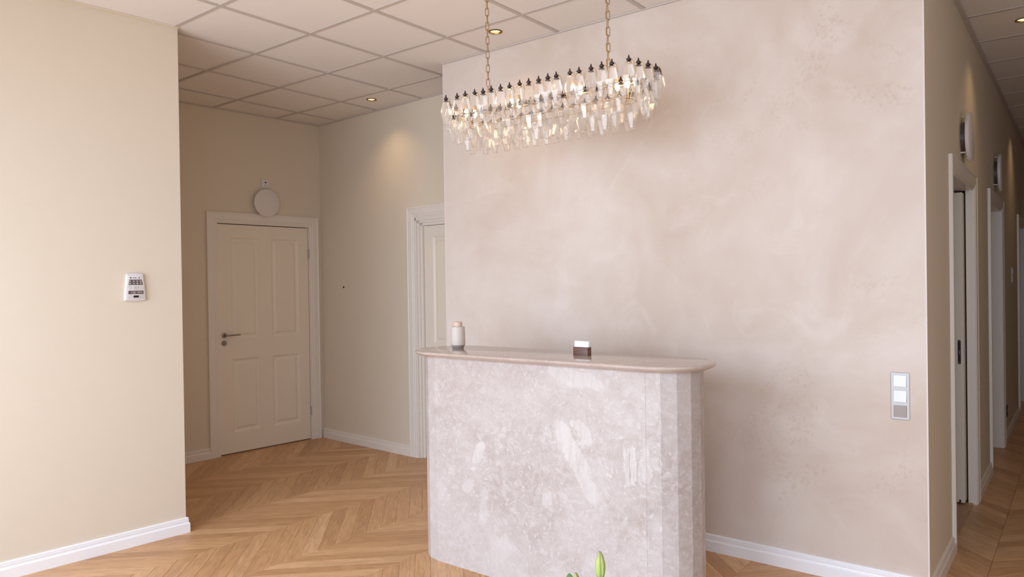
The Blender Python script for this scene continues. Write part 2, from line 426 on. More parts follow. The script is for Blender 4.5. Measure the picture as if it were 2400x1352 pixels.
# door positions along their walls
D1 = dict(o=1.116, w=1.116)       # on the nook end wall (y of the outer left edge)
ya = -0.2
u1 = Vector((SXB, 1.0)).normalized()
q = 1 / u1.y
w = wall_with_door('wall_nook_end', (xb(ya), ya), (xb(YB), YB), 0.14, [((1.116 + 0.085 - ya) * q, (1.116 + 1.02 - ya) * q, 2.06)], M['wall'],
                   'shaded beige end wall of the nook around the four panel door')
w = wall_with_door('wall_back', (XB - 0.14, yb(XB - 0.14)), (0.30, yb(0.30)), 0.14, [(XB * -1 + 0.14 - 1.32, XB * -1 + 0.14 - 0.29, 2.06)], M['wall'],
                   'beige back wall of the nook lit by a ceiling spot')
w = MB().box((XP0, YP, -0.01), (XP1 - 0.19, YP + 0.13, TOP)).box((XP1 - 0.19, YP, -0.01), (XP1, YP + 0.006, TOP)).box((0.30, YP + 0.13, -0.01), (0.42, 2.3, TOP)).obj('wall_plaster', M['plaster'])
struct(w, 'broad pinkish lime plaster wall behind the reception desk', 'wall')
# corridor wall: front skin with three door openings
OPEN = [(2.395, 3.362), (4.375, 5.345), (7.33, 8.30)]
m = MB(); s = YP + 0.006
for a, b in OPEN:
    m.box((XP1 - 0.04, s, -0.01), (XP1, a, TOP)); m.box((XP1 - 0.04, a, 2.06), (XP1, b, TOP)); s = b
m.box((XP1 - 0.04, s, -0.01), (XP1, 10.1, TOP))
w = m.obj('wall_corridor', M['wall']); struct(w, 'beige corridor wall receding past three doorways', 'wall')
m = MB(); s = YP + 0.13
for a, b in OPEN:
    m.box((XP1 - 0.19, s, -0.01), (XP1 - 0.15, a, TOP)); m.box((XP1 - 0.19, a, 2.06), (XP1 - 0.15, b, TOP)); s = b
m.box((XP1 - 0.19, s, -0.01), (XP1 - 0.15, 10.1, TOP))
w = m.obj('wall_corridor_inner', M['wall']); struct(w, 'inner skin of the corridor wall behind the doorways', 'wall')
w = MB().box((0.42, 9.9, -0.01), (2.43, 10.0, TOP)).box((0.30, 2.3, -0.01), (0.42, 10.0, TOP)).obj('dark_backing_corridor', M['dark']); struct(w, 'added dark backing that blocks light behind the corridor doorways', 'wall')  # dark planes added behind the doorways to keep stray light out
w = MB().box((-3.25, -0.1, -0.01), (-3.2, 2.75, TOP)).box((-3.2, 2.7, -0.01), (0.30, 2.75, TOP)).obj('dark_backing_nook', M['dark']); struct(w, 'added dark backing that blocks light behind the two nook doors', 'wall')  # dark backing added so no light leaks through the door gaps
w = MB().box((3.95, YP, -0.01), (4.05, 10.1, TOP)).box((4.05, YP, -0.01), (5.05, YP + 0.12, TOP)).obj('wall_right', M['wall']); struct(w, 'beige wall on the far side of the corridor', 'wall')
w = MB().box((5.0, -3.45, -0.01), (5.1, YP, TOP)).obj('wall_lobby_right', M['wall']); struct(w, 'beige side wall of the lobby', 'wall')
w = MB().box((2.6, 10.1, -0.01), (4.05, 10.2, TOP)).obj('wall_corridor_end', M['wall']); struct(w, 'far end wall of the corridor', 'wall')
# window wall behind the photographer
m = MB(); m.box((-1.6, -3.3, -0.01), (-1.05, -3.2, TOP)).box((2.25, -3.3, -0.01), (2.65, -3.2, TOP)).box((4.75, -3.3, -0.01), (5.1, -3.2, TOP))
m.box((-1.05, -3.3, -0.01), (2.25, -3.2, 0.22)).box((-1.05, -3.3, 2.76), (2.25, -3.2, TOP)).box((2.65, -3.3, -0.01), (4.75, -3.2, 0.22)).box((2.65, -3.3, 2.76), (4.75, -3.2, TOP))
w = m.obj('wall_front', M['wall']); struct(w, 'window wall behind the photographer', 'wall')
for wn, wc, hw, lab in (('window_1', 0.60, 1.65, 'wide shop window that lights the lobby'), ('fill_window', 3.70, 1.05, 'added unseen window for the side fill light behind the photographer')):  # the second window is added to carry the side fill
    wf = empty(wn, (wc, -3.25, 0.22)); struct(wf, lab, 'window'); m = MB()
    for x in (-hw, -0.03, hw - 0.06): m.box((x, -0.03, 0), (x + 0.06, 0.03, 2.54), 0.004)
    for z in (0, 2.48): m.box((-hw, -0.025, z), (hw, 0.025, z + 0.06), 0.004)
    m.obj('window_frame', M['trim'], wf)
    MB().box((-hw + 0.06, -0.004, 0.06), (-0.03, 0.004, 2.48)).obj('pane', M['pane'], wf)
    MB().box((0.03, -0.004, 0.06), (hw - 0.06, 0.004, 2.48)).obj('pane', M['pane'], wf)

# ------------------------------------------------------------------ chevron planks
def vis(x, y):
    """does the camera see this floor point (plan test against walls and desk)"""
    v = Vector((x, y, 0)) - CAM; z = v.dot(fwd)
    if z < 0.3: return False
    u = 1200 + FPX * v.dot(R2) / z; w_ = 676 - FPX * v.dot(U2) / z
    if not (-20 < u < 2420 and -20 < w_ < 1372): return False
    c = Vector((CAM.x, CAM.y)); p = Vector((x, y)); d = p - c
    def cross_h(yy, xa, xb_):
        if abs(d.y) < 1e-9: return False
        t = (yy - c.y) / d.y; xx = c.x + t * d.x
        return 0 < t < 0.999 and xa < xx < xb_
    def cross_v(xx, y0, y1):
        t = (xx - c.x) / d.x if abs(d.x) > 1e-9 else 9; yy = c.y + t * d.y
        return 0 < t < 0.999 and y0 < yy < y1
    if cross_h(YP, XP0, XP1) or cross_v(XP1, YP, 20): return False
    if cross_h(0.63, 0.42, 1.72): return False
    if (x < xl(y) - 0.03 and y < YL) or cross_v(-1.117, -5, YL) or x < xb(y) - 0.03 or (y > yb(x) + 0.03 and x < 0.3): return False
    return True
PW, PP, PX0, PY0 = 0.5025, 0.117, -0.212, 0.078
planks = []
for n in range(-7, 10):
    x0 = PX0 + PW * n; x1 = x0 + PW
    up_ = (n % 2 == 0)
    y = PY0 - 40 * PP
    while y < 10.0:
        a, b = (y, y + PW) if up_ else (y + PW, y)      # y of the low corner at x0 and x1
        cx, cy = (x0 + x1) / 2, (a + b) / 2 + PP / 2
        if -3.3 < cy < 10 and (cy < YP + 0.3 or x0 > XP1 - 0.7 or x1 < 0.4) and (x1 > -1.3 or cy > -0.6) and (cx < 3.95 or cy < YP):
            pts = [(x0 + PW * t, a + (b - a) * t + PP * k) for t in (0.03, 0.25, 0.5, 0.75, 0.97) for k in (0.1, 0.9)]
            nv = sum(vis(*p) for p in pts)
            d2 = (cx - CAM.x) ** 2 + (cy - CAM.y) ** 2
            planks.append([-(nv / d2 ** 1.5) if nv else d2 * 1e3, x0, x1, a, b, nv])
        y += PP
planks.sort(key=lambda k: k[0])
def plank_geo(x0, x1, a, b, seed):
    g = 0.0006; e = 0.0014; rr = random.Random(seed); rnd = rr.random(); ox, oy = rr.uniform(0, 50), rr.uniform(0, 50)
    dz = rr.uniform(-0.00025, 0.0)
    def ring(i, z): return [(x0 + i, a + i * 0 + i, z), (x1 - i, b + i, z), (x1 - i, b + PP - i, z), (x0 + i, a + PP - i, z)]
    vs = ring(g, -0.012) + ring(g, dz - 0.0012) + ring(g + e, dz)
    fs = [(0, 1, 5, 4), (1, 2, 6, 5), (2, 3, 7, 6), (3, 0, 4, 7), (4, 5, 9, 8), (5, 6, 10, 9), (6, 7, 11, 10), (7, 4, 8, 11), (8, 9, 10, 11)]
    ang = math.atan2(b - a, x1 - x0); ca, sa = math.cos(ang), math.sin(ang)
    loc = [(ox + (v[0] - x0) * ca + (v[1] - a) * sa, oy - (v[0] - x0) * sa + (v[1] - a) * ca, 0.0) for v in vs]
    return vs, fs, loc, rnd
def plank_obj(name, items):
    V, F, L, Rn = [], [], [], []
    for vs, fs, loc, rnd in items:
        o = len(V); V += vs; F += [tuple(i + o for i in f) for f in fs]; L += loc; Rn += [rnd] * len(vs)
    me = bpy.data.meshes.new(name); me.from_pydata(V, [], F); me.materials.append(M['planks'])
    at = me.attributes.new('loc', 'FLOAT_VECTOR', 'POINT'); at.data.foreach_set('vector', [c for l in L for c in l])
    ar = me.attributes.new('rnd', 'FLOAT', 'POINT'); ar.data.foreach_set('value', Rn)
    o = bpy.data.objects.new(name, me); COL.objects.link(o); o.parent = floor_o; return o
visible = [p for p in planks if p[5]]
single = visible[:295]; rest = [p for p in planks if not any(p is s for s in single)]
for k, (_, x0, x1, a, b, nv) in enumerate(single): plank_obj('plank', [plank_geo(x0, x1, a, b, k)])
if rest:
    o = plank_obj('remaining_planks', [plank_geo(x0, x1, a, b, 1000 + k) for k, (_, x0, x1, a, b, nv) in enumerate(rest)]); o['kind'] = 'stuff'
print('planks', len(planks), 'visible', len(visible), 'single', len(single))

# ------------------------------------------------------------------ ceiling: grid bars and lay-in tiles
ceil_o = MB().box((-3.4, -3.5, H + 0.05), (5.1, 10.2, H + 0.12)).obj('ceiling', M['tile'])
struct(ceil_o, 'suspended ceiling of square white tiles in a thin grid', 'ceiling')
SPOTS = [(0.303, 1.327), (-1.553, 1.928), (2.905, 3.276), (2.905, 6.5), (2.905, 9.0)]
def tile_mesh(x0, y0, x1, y1, hole=None):
    m = MB(); z0, z1 = H + 0.006, H + 0.022
    if hole is None: return m.box((x0, y0, z0), (x1, y1, z1))
    hx, hy = hole; n = 32; sq = []; ci = []
    for i in range(n):
        a = 2 * PI * (i + 0.5) / n; c, s_ = math.cos(a), math.sin(a)
        ci.append((hx + 0.038 * c, hy + 0.038 * s_))
        tx = ((x1 - hx) / c if c > 0 else (x0 - hx) / c) if abs(c) > 1e-9 else 9
        ty = ((y1 - hy) / s_ if s_ > 0 else (y0 - hy) / s_) if abs(s_) > 1e-9 else 9
        t = min(tx, ty); sq.append((hx + t * c, hy + t * s_))
    for cx_, cy_ in ((x0, y0), (x1, y0), (x1, y1), (x0, y1)):        # snap the nearest point to each corner
        i = min(range(n), key=lambda k: (sq[k][0] - cx_) ** 2 + (sq[k][1] - cy_) ** 2); sq[i] = (cx_, cy_)
    m.rings([[(x, y, z1) for x, y in sq], [(x, y, z0) for x, y in sq], [(x, y, z0) for x, y in ci], [(x, y, z1) for x, y in ci]], cap0=False, cap1=False)
    return m
tile_share = tile_mesh(0.004, 0.004, 0.596, 0.596)
base_tile = None; hidden_tiles = MB()
for i in range(-6, 9):
    for j in range(-6, 17):
        x0, y0 = 0.6 * i, 0.6 * j; x1, y1 = x0 + 0.6, y0 + 0.6
        if x1 < -3.3 or x0 > 4.95: continue
        if y0 >= 2.3 and x1 < 2.4: continue
        hole = next(((hx, hy) for hx, hy in SPOTS if x0 < hx < x1 and y0 < hy < y1), None)
        cx, cy = x0 + 0.3, y0 + 0.3
        v = Vector((cx, cy, H)) - CAM; z = v.dot(fwd); seen = False
        if z > 0.2:
            for px, py in ((x0, y0), (x1, y0), (x0, y1), (x1, y1), (cx, cy)):
                v = Vector((px, py, H)) - CAM; z = v.dot(fwd)
                if z > 0.1:
                    uu = 1200 + FPX * v.dot(R2) / z; vv = 676 - FPX * v.dot(U2) / z
                    if -60 < uu < 2460 and -60 < vv < 1400: seen = True
        if (y0 > YP and x0 > XP0 and x1 < XP1): seen = False
        if cx < -1.3 and cy < -0.1: seen = False
        if hole:
            tile_mesh(x0 + 0.004, y0 + 0.004, x1 - 0.004, y1 - 0.004, hole).obj('ceiling_tile', M['tile'], ceil_o)
        elif seen:
            if base_tile is None: base_tile = tile_share.obj('ceiling_tile', M['tile'], ceil_o); base_tile.location = (x0, y0, 0)
            else:
                t = base_tile.copy(); COL.objects.link(t); t.location = (x0, y0, 0)
        else:
            hidden_tiles.box((x0 + 0.004, y0 + 0.004, H + 0.006), (x1 - 0.004, y1 - 0.004, H + 0.022))
o = hidden_tiles.obj('remaining_tiles', M['tile'], ceil_o); o['kind'] = 'stuff'
BW = 0.012
for i in range(-5, 9):
    x = 0.6 * i
    y0, y1 = (-3.2, 2.6) if x < 2.5 else (-3.2, 10.0)
    if x < -1.2: y0 = 0.0
    MB().box((x - BW, y0, H), (x + BW, y1, H + 0.005)).obj('grid_bar', M['grid'], ceil_o)
for j in range(-5, 17):
    y = 0.6 * j
    x0 = xl(y) if y < 0 else -3.2
    x1 = 4.95 if y < YP else 3.95
    if y > 2.3: x0 = XP1 - 0.02
    MB().box((x0, y - BW, H + 0.0005), (x1, y + BW, H + 0.0055)).obj('grid_bar', M['grid'], ceil_o)

# wall angle trims along the ceiling edge
def trim_run(name, p0, p1, wdt, hgt, mat, label):
    p0 = Vector(p0); p1 = Vector(p1); fm = frame_on((p0.x, p0.y, 0), p1 - p0)
    o = MB().box((0, 0, H - hgt), ((p1 - p0).length, wdt, H + 0.005)).obj(name, mat); o.matrix_world = fm
    struct(o, label, 'trim')
trim_run('trim_1', (XP0, YP), (XP1, YP), 0.012, 0.004, M['grid'], 'thin metal edge angle above the plaster wall')
trim_run('trim_2', (XP1, YP), (XP1, 10.0), 0.021, 0.016, M['grid'], 'dark edge angle where the corridor wall meets the ceiling')
trim_run('trim_3', (xl(-3.2), -3.2), (XL, YL), 0.022, 0.003, M['wall'], 'beige painted edge angle above the left wall')
trim_run('trim_4', (xb(0.0), 0.0), (xb(YB), YB), 0.012, 0.004, M['grid'], 'thin edge angle above the nook end wall')
trim_run('trim_5', (XB, YB), (0.3, yb(0.3)), 0.012, 0.004, M['grid'], 'thin edge angle above the nook back wall')

M['bead'] = paint('pale_corner_plaster', (0.71, 0.635, 0.59, 1), 0.6, var=0.03, scale=12)
for nm, x0, x1, lab in (('trim_6', XP0, XP0 + 0.009, 'pale corner bead at the nook edge of the plaster wall'), ('trim_7', XP1 - 0.007, XP1, 'pale corner bead at the corridor edge of the plaster wall')):
    struct(MB().box((x0, YP - 0.0012, 0.09), (x1, YP + 0.002, H)).obj(nm, M['bead']), lab, 'trim')
# ------------------------------------------------------------------ skirting boards
PROF = [(0.0, 0.0), (0.018, 0.0), (0.018, 0.054), (0.0165, 0.057), (0.0135, 0.060), (0.0115, 0.065), (0.0115, 0.068), (0.0130, 0.070), (0.0130, 0.0765),
        (0.0095, 0.0775), (0.0095, 0.0795), (0.0115, 0.081), (0.0115, 0.086), (0.0095, 0.0895), (0.006, 0.092), (0.0, 0.092)]
def skirting(name, p0, p1, m0, m1, label, extra=None, mat='skirt_lit'):
    """m0, m1: mitre factors at the ends (+1 outer corner, -1 inner corner, 0 square)"""
    p0 = Vector(p0); p1 = Vector(p1); u = (p1 - p0); L = u.length; u.normalize(); n = Vector((u.y, -u.x))
    m = MB()
    def ring(p, s): return [(p.x + u.x * s * t + n.x * t, p.y + u.y * s * t + n.y * t, z) for t, z in PROF]
    m.rings([ring(p0, -m0), ring(p1, m1)])
    o = m.obj(name, M[mat]); struct(o, label, 'baseboard'); return o
skirting('baseboard_left', (xl(-3.2), -3.2), (XL, YL), 0, 1, 'bright white skirting board below the keypad wall')
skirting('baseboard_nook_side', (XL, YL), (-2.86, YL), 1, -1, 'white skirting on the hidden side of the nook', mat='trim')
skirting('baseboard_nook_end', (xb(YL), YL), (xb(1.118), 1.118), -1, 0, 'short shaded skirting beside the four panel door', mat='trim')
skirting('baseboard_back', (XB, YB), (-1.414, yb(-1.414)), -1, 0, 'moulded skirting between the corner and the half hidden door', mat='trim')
skirting('baseboard_plaster', (XP0, YP), (XP1, YP), 1, 1, 'white skirting board under the plaster wall')
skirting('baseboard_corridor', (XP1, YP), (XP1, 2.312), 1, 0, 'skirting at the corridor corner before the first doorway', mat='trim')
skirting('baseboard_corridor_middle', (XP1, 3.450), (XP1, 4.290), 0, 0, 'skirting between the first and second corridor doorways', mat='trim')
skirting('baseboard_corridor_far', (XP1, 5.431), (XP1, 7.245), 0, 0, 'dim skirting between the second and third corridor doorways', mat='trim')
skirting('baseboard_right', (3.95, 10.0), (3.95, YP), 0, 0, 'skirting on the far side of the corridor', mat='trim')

# ------------------------------------------------------------------ doors
def architrave(W, T, wl, wr, parent, mat, n0=0.0):
    """moulded casing: outer width W, outer top T, widths wl, wr; profile across the face, mitred corners"""
    prof = [(0.0, 0.0), (0.0, 0.018), (0.012, 0.020), (0.016, 0.0165), (0.022, 0.0165), (0.060, 0.0145), (0.064, 0.0105), (0.070, 0.0125), (0.078, 0.0125), (0.082, 0.0085), (0.092, 0.0085), (0.092, 0.0)]
    m = MB()
    def ring(side, z, top):
        r = []
        for a, t in prof:
            k = wl / 0.092 if side == 0 else wr / 0.092
            x = a * k if side == 0 else W - a * k
            zz = z if not top else T - a * wl / 0.092
            r.append((x, n0 + t, zz))
        return r
    m.rings([ring(0, 0.0, False), ring(0, 0, True), ring(1, 0, True), ring(1, 0.0, False)])
    return m.obj('architrave', mat, parent)

def panel_leaf(x0, x1, z0, z1, yf, panels, parent, mat, th=0.04):
    """leaf slab with real openings for its moulded panels"""
    leaf = MB()
    xs = sorted({x0, x1} | {p[0] for p in panels} | {p[1] for p in panels})
    zs = sorted({z0, z1} | {p[2] for p in panels} | {p[3] for p in panels})
    V = [(x, yf, z) for z in zs for x in xs]; nx = len(xs); F = []
    for j in range(len(zs) - 1):
        for i in range(nx - 1):
            cx, cz = (xs[i] + xs[i + 1]) / 2, (zs[j] + zs[j + 1]) / 2
            if any(p[0] < cx < p[1] and p[2] < cz < p[3] for p in panels): continue
            F.append((j * nx + i, j * nx + i + 1, (j + 1) * nx + i + 1, (j + 1) * nx + i))
    leaf.add(V, F)
    leaf.rings([[(x0, yf, z0), (x1, yf, z0), (x1, yf, z1), (x0, yf, z1)], [(x0, yf - th, z0), (x1, yf - th, z0), (x1, yf - th, z1), (x0, yf - th, z1)]], cap0=False, cap1=True)
    lo = leaf.obj('door_leaf', mat, parent)
    for (a, b, c, d) in panels:
        rs = []
        for ins, dep in ((0, 0), (0.006, -0.001), (0.012, -0.006), (0.020, -0.010), (0.034, -0.0105), (0.046, -0.004), (0.052, -0.0025)):
            rs.append([(a + ins, yf + dep, c + ins), (b - ins, yf + dep, c + ins), (b - ins, yf + dep, d - ins), (a + ins, yf + dep, d - ins)])
        MB().rings(rs, cap0=False, cap1=True).obj('door_panel', mat, lo)
    return lo

def lever(parent, x, y, z, direction, lock_z):
    h = MB(); h.lathe([(0.021, 0), (0.023, 0.002), (0.023, 0.006), (0.020, 0.008)], (x, y, z), 24, 'Y')
    h.lathe([(0.010, 0.008), (0.009, 0.040)], (x, y, z), 12, 'Y')
    pts = [(x, y + 0.030, z), (x, y + 0.044, z), (x + direction * 0.010, y + 0.050, z), (x + direction * 0.06, y + 0.050, z), (x + direction * 0.128, y + 0.050, z)]
    h.tube(pts, [0.0085, 0.0085, 0.008, 0.0075, 0.0065], 10)
    h.obj('handle', M['steel'], parent, True, label='dark steel lever handle on a round rose')
    r = MB(); r.lathe([(0.021, 0), (0.023, 0.002), (0.023, 0.006), (0.020, 0.009)], (x, y, lock_z), 24, 'Y'); r.lathe([(0.008, 0.009), (0.007, 0.011)], (x, y, lock_z), 12, 'Y')
    r.obj('lock_rose', M['steel'], parent, True)
def hinge(parent, x, y, z):
    m = MB()
    for k in range(3): m.lathe([(0.0045, 0), (0.0065, 0.002), (0.0065, 0.026), (0.0045, 0.028)], (x, y, z + k * 0.028), 10)
    m.lathe([(0.003, 0), (0.0045, 0.002), (0.002, 0.008)], (x, y, z + 0.084), 8)
    m.obj('hinge', M['alu'], parent, True)

# door 1: four panels, in the nook end wall
d1 = empty('door_1', mat=frame_on((xb(1.116), 1.116, 0), (SXB, 1.0))); struct(d1, 'closed four panel door with a steel lever in the dim nook', 'door')
architrave(1.117, 2.150, 0.094, 0.100, d1, M['trim'])
j = MB(); j.box((0.085, -0.10, 0), (0.0985, 0.006, 2.06)).box((1.008, -0.10, 0), (1.022, 0.006, 2.06)).box((0.085, -0.10, 2.052), (1.022, 0.006, 2.064)); j.obj('door_frame', M['trim'], d1)
MB().box((0.085, -0.10, 0.0), (1.02, -0.008, 0.004)).obj('threshold', M['oak'], d1)
lf = panel_leaf(0.102, 1.004, 0.012, 2.045, -0.002, [(0.217, 0.490, 1.022, 1.935), (0.609, 0.900, 1.022, 1.935), (0.217, 0.490, 0.190, 0.850), (0.609, 0.900, 0.190, 0.850)], d1, M['door'])
lever(lf, 0.148, -0.002, 1.063, 1, 0.993)
hinge(lf, 1.008, 0.008, 1.755); hinge(lf, 1.010, 0.008, 0.235)

# door 2: recessed, half hidden behind the plaster wall
d2 = empty('door_2', mat=frame_on((-1.413, yb(-1.413), 0), (1.0, SB))); struct(d2, 'half hidden recessed panel door beside the plaster wall', 'door')
architrave(1.215, 2.150, 0.094, 0.094, d2, M['trim'])
j = MB()
for a, b, y0 in ((0.090, 0.112, 0.004), (0.112, 0.132, -0.012), (0.132, 0.156, -0.028)):
    j.box((a, -0.10, 0), (b, y0, 2.15 - a - 0.004)); j.box((1.215 - b, -0.10, 0), (1.215 - a, y0, 2.15 - a - 0.004)); j.box((a, -0.10, 2.15 - b - 0.006), (1.215 - a, y0, 2.15 - a - 0.004))
j.obj('door_frame', M['trim'], d2)
MB().box((0.14, -0.10, 0.0), (1.07, -0.03, 0.004)).obj('threshold', M['oak'], d2)
lf = panel_leaf(0.160, 1.055, 0.010, 1.985, -0.045, [(0.262, 0.535, 0.985, 1.895), (0.675, 0.950, 0.985, 1.895), (0.262, 0.535, 0.190, 0.830), (0.675, 0.950, 0.190, 0.830)], d2, M['door'])
lever(lf, 1.005, -0.045, 1.063, -1, 0.993)

# corridor doorways
def doorway(name, y0, y1, label, leaf):
    d = empty(name, mat=frame_on((XP1, y0, 0), (0, 1.0))); struct(d, label, 'door')
    W = y1 - y0
    architrave(W, 2.145, 0.092, 0.092, d, M['trim'])
    j = MB()
    j.box((0.082, -0.19, 0), (0.094, 0.004, 2.06)).box((0.082, -0.19, 2.046), (W - 0.082, 0.004, 2.058))
    if leaf == 'slide':
        j.box((W - 0.094, -0.040, 0), (W - 0.082, 0.004, 2.05)); j.box((W - 0.094, -0.19, 0), (W - 0.082, -0.105, 2.05))
    else: j.box((W - 0.094, -0.19, 0), (W - 0.082, 0.004, 2.05))
    j.obj('door_frame', M['trim'], d)
    if leaf == 'slide':
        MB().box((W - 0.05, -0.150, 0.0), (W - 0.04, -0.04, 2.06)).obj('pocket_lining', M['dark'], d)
        lf = MB().box((W - 0.175, -0.097, 0.022), (W - 0.052, -0.050, 2.030), 0.002).obj('door_leaf', M['door'], d)
        g = MB().box((W - 0.177, -0.082, 0.0222), (W - 0.16, -0.072, 0.040)); g.obj('guide_slot', M['black'], lf)
        pl = MB(); r = 0.009; ring = []
        for k in range(24):
            a = 2 * PI * k / 24; ring.append((r * math.cos(a), (0.070 if math.sin(a) >= 0 else -0.070) + r * math.sin(a)))
        pl.rings([[(W - 0.1748, -0.0735 + p, 0.998 + q) for p, q in ring], [(W - 0.177, -0.0735 + p * 0.9, 0.998 + q) for p, q in ring]])
        lp = pl.obj('lock_plate', M['black'], lf)
        sc = MB()
        for zz in (0.929, 1.067): sc.lathe([(0.0045, -0.1785 + W), (0.0045, -0.1765 + W)], (0, -0.0735, zz), 10, 'X')
        sc.lathe([(0.004, W - 0.186), (0.004, W - 0.177)], (0, -0.0725, 1.008), 8, 'X'); sc.box((W - 0.184, -0.076, 0.986), (W - 0.178, -0.069, 1.008), 0.001)
        o = sc.obj('latch', M['chrome'], lf, label='chrome latch and screws')
        MB().lathe([(0.010, 0), (0.011, 0.002), (0.009, 0.006)], (W - 0.150, -0.0505, 1.008), 16, 'Y').obj('finger_pull', M['chrome'], lf, True)
        MB().box((0.094, -0.12, -0.0005), (W - 0.094, -0.012, 0.008), 0.003).obj('threshold', M['oak'], d)
    elif leaf == 'closed':
        panel_leaf(0.097, W - 0.097, 0.010, 2.040, -0.14, [(0.2, 0.47, 1.02, 1.93), (W - 0.47, W - 0.2, 1.02, 1.93), (0.2, 0.47, 0.19, 0.85), (W - 0.47, W - 0.2, 0.19, 0.85)], d, M['door'])
    return d
doorway('door_3', 2.309, 3.451, 'first corridor doorway with a sliding door pushed into its pocket', 'slide')
doorway('door_4', 4.287, 5.433, 'second corridor doorway with a pale deep jamb', 'closed')
doorway('door_5', 7.243, 8.39, 'third and farthest corridor doorway at the picture edge', 'closed')

# ------------------------------------------------------------------ reception desk
DX, DY = 1.076, 0.769
desk = empty('reception_desk', (DX, DY, 0)); tag(desk, 'rounded reception desk clad in pale pink breccia marble', 'desk')
HL = 0.627                                   # half length of the straight part
def stadium(r, seg=None, n=8):
    """outline, counter clockwise, in desk coordinates; n facets per half circle"""
    pts = []
    for k in range(n + 1):
        a = -PI / 2 + PI * k / n; pts.append((HL + r * math.cos(a), r * math.sin(a)))
    for k in range(n + 1):
        a = PI / 2 + PI * k / n; pts.append((-HL + r * math.cos(a), r * math.sin(a)))
    return pts
RB, TH, ZB = 0.174, 0.02, 1.0925
ro = stadium(RB); ri = stadium(RB - TH)
for k in range(len(ro)):
    a, b = ro[k], ro[(k + 1) % len(ro)]; c, d = ri[(k + 1) % len(ri)], ri[k]
    L = math.hypot(b[0] - a[0], b[1] - a[1]); g = 0.00025 / L
    l = lambda p, q, t: (p[0] + (q[0] - p[0]) * t, p[1] + (q[1] - p[1]) * t)
    e = 0.0008 / L
    A0, B0, C0, D0 = l(a, b, g), l(a, b, 1 - g), l(d, c, 1 - g), l(d, c, g)
    nx, ny = (b[1] - a[1]) / L, -(b[0] - a[0]) / L
    def out(p, s): return (p[0] + nx * s, p[1] + ny * s)
    prof = [A0, out(l(a, b, g + e), 0.0), out(l(a, b, 1 - g - e), 0.0), B0, C0, D0]
    prof[0] = out(A0, -0.0004); prof[3] = out(B0, -0.0004)
    MB().rings([[(x, y, 0.0) for x, y in prof], [(x, y, ZB) for x, y in prof]]).obj('stone_panel', M['marble'], desk)
ct = MB(); rs = []
for r, z in ((RB - 0.03, 1.0930), (RB + 0.010, 1.0930), (RB + 0.026, 1.0965), (RB + 0.044, 1.1045), (RB + 0.053, 1.1105), (RB + 0.0555, 1.1150), (RB + 0.0545, 1.1195), (RB + 0.050, 1.1235), (RB + 0.044, 1.1250)):
    rs.append([(x, y, z) for x, y in stadium(r, n=40)])
ct.rings(rs); ct.obj('countertop', M['marble_top'], desk, True, label='polished marble counter top with a bullnose edge')
CT = 1.125

# soap dispenser
sp = empty('soap_dispenser', (0.392, 0.842, CT)); tag(sp, 'matt beige ceramic soap dispenser on the far end of the counter', 'soap dispenser')
MB().lathe([(0.0, 0), (0.031, 0.0), (0.0325, 0.002), (0.0405, 0.0150), (0.0405, 0.0155)], (0, 0, 0), 40, cap0=False, cap1=False).obj('base', M['soap_base'], sp, True, label='grey tapered foot')
MB().lathe([(0.0405, 0.0155), (0.0415, 0.020), (0.0408, 0.06), (0.0395, 0.112), (0.0385, 0.1165), (0.036, 0.1185), (0.026, 0.1188)], (0, 0, 0), 40, cap0=False, cap1=True).obj('body', M['soap'], sp, True)
MB().lathe([(0.0245, 0.1190), (0.0250, 0.1200), (0.0250, 0.1425), (0.0242, 0.1445), (0.022, 0.1450)], (0, 0, 0), 32).obj('pump_cap', M['soap_cap'], sp, True, label='warm beige pump cap')
dv = -R2.copy(); dv.z = 0; dv.normalize()
p_ = MB(); p_.tube([dv * 0.018 + Vector((0, 0, 0.1375)), dv * 0.034 + Vector((0, 0, 0.1378)), dv * 0.043 + Vector((0, 0, 0.1365)), dv * 0.046 + Vector((0, 0, 0.1345))], [0.006, 0.0045, 0.0042, 0.0038], 10)
p_.obj('spout', M['soap_cap'], sp, True)

# business card holder
hc = empty('card_holder', (1.243, 0.815, CT)); tag(hc, 'small walnut block holder for business cards on the counter', 'card holder')
def rrect(hx, hy, r, n=5):
    pts = []
    for sx, sy, a0 in ((1, -1, -PI / 2), (1, 1, 0), (-1, 1, PI / 2), (-1, -1, PI)):
        for k in range(n + 1):
            a = a0 + PI / 2 * k / n; pts.append((sx * (hx - r) + r * math.cos(a), sy * (hy - r) + r * math.sin(a)))
    return pts
hb = MB(); o_ = rrect(0.0455, 0.0175, 0.009); i_ = rrect(0.0425, 0.0105, 0.003)
hb.rings([[(x, y, 0) for x, y in o_], [(x, y, 0.040) for x, y in o_], [(x * 0.985, y * 0.97, 0.041) for x, y in o_], [(x, y, 0.041) for x, y in i_], [(x, y, 0.008) for x, y in i_]])
hb.obj('holder_body', M['walnut'], hc, True)
cards = []
for k in range(9):
    yy = 0.8075 + 0.0017 * k
    c = MB().box((-0.0405, -0.0005, 0.0), (0.0405, 0.0005, 0.060 + 0.0006 * (k % 3)))
    if k == 0: co = c.obj('business_card', M['card'])
    else: co = co.copy(); COL.objects.link(co)
    co.location = (1.2425 + 0.0006 * ((k * 7) % 3 - 1), yy - 0.0005, CT + 0.0085); co.rotation_euler = (math.radians(-4), math.radians(1.0), 0)
    tag(co, {0: 'frontmost white business card leaning in the walnut holder', 8: 'rearmost white business card at the back of the walnut holder'}.get(k, 'white business card inside the stack in the walnut holder'), 'business card', 'business cards in the walnut holder')

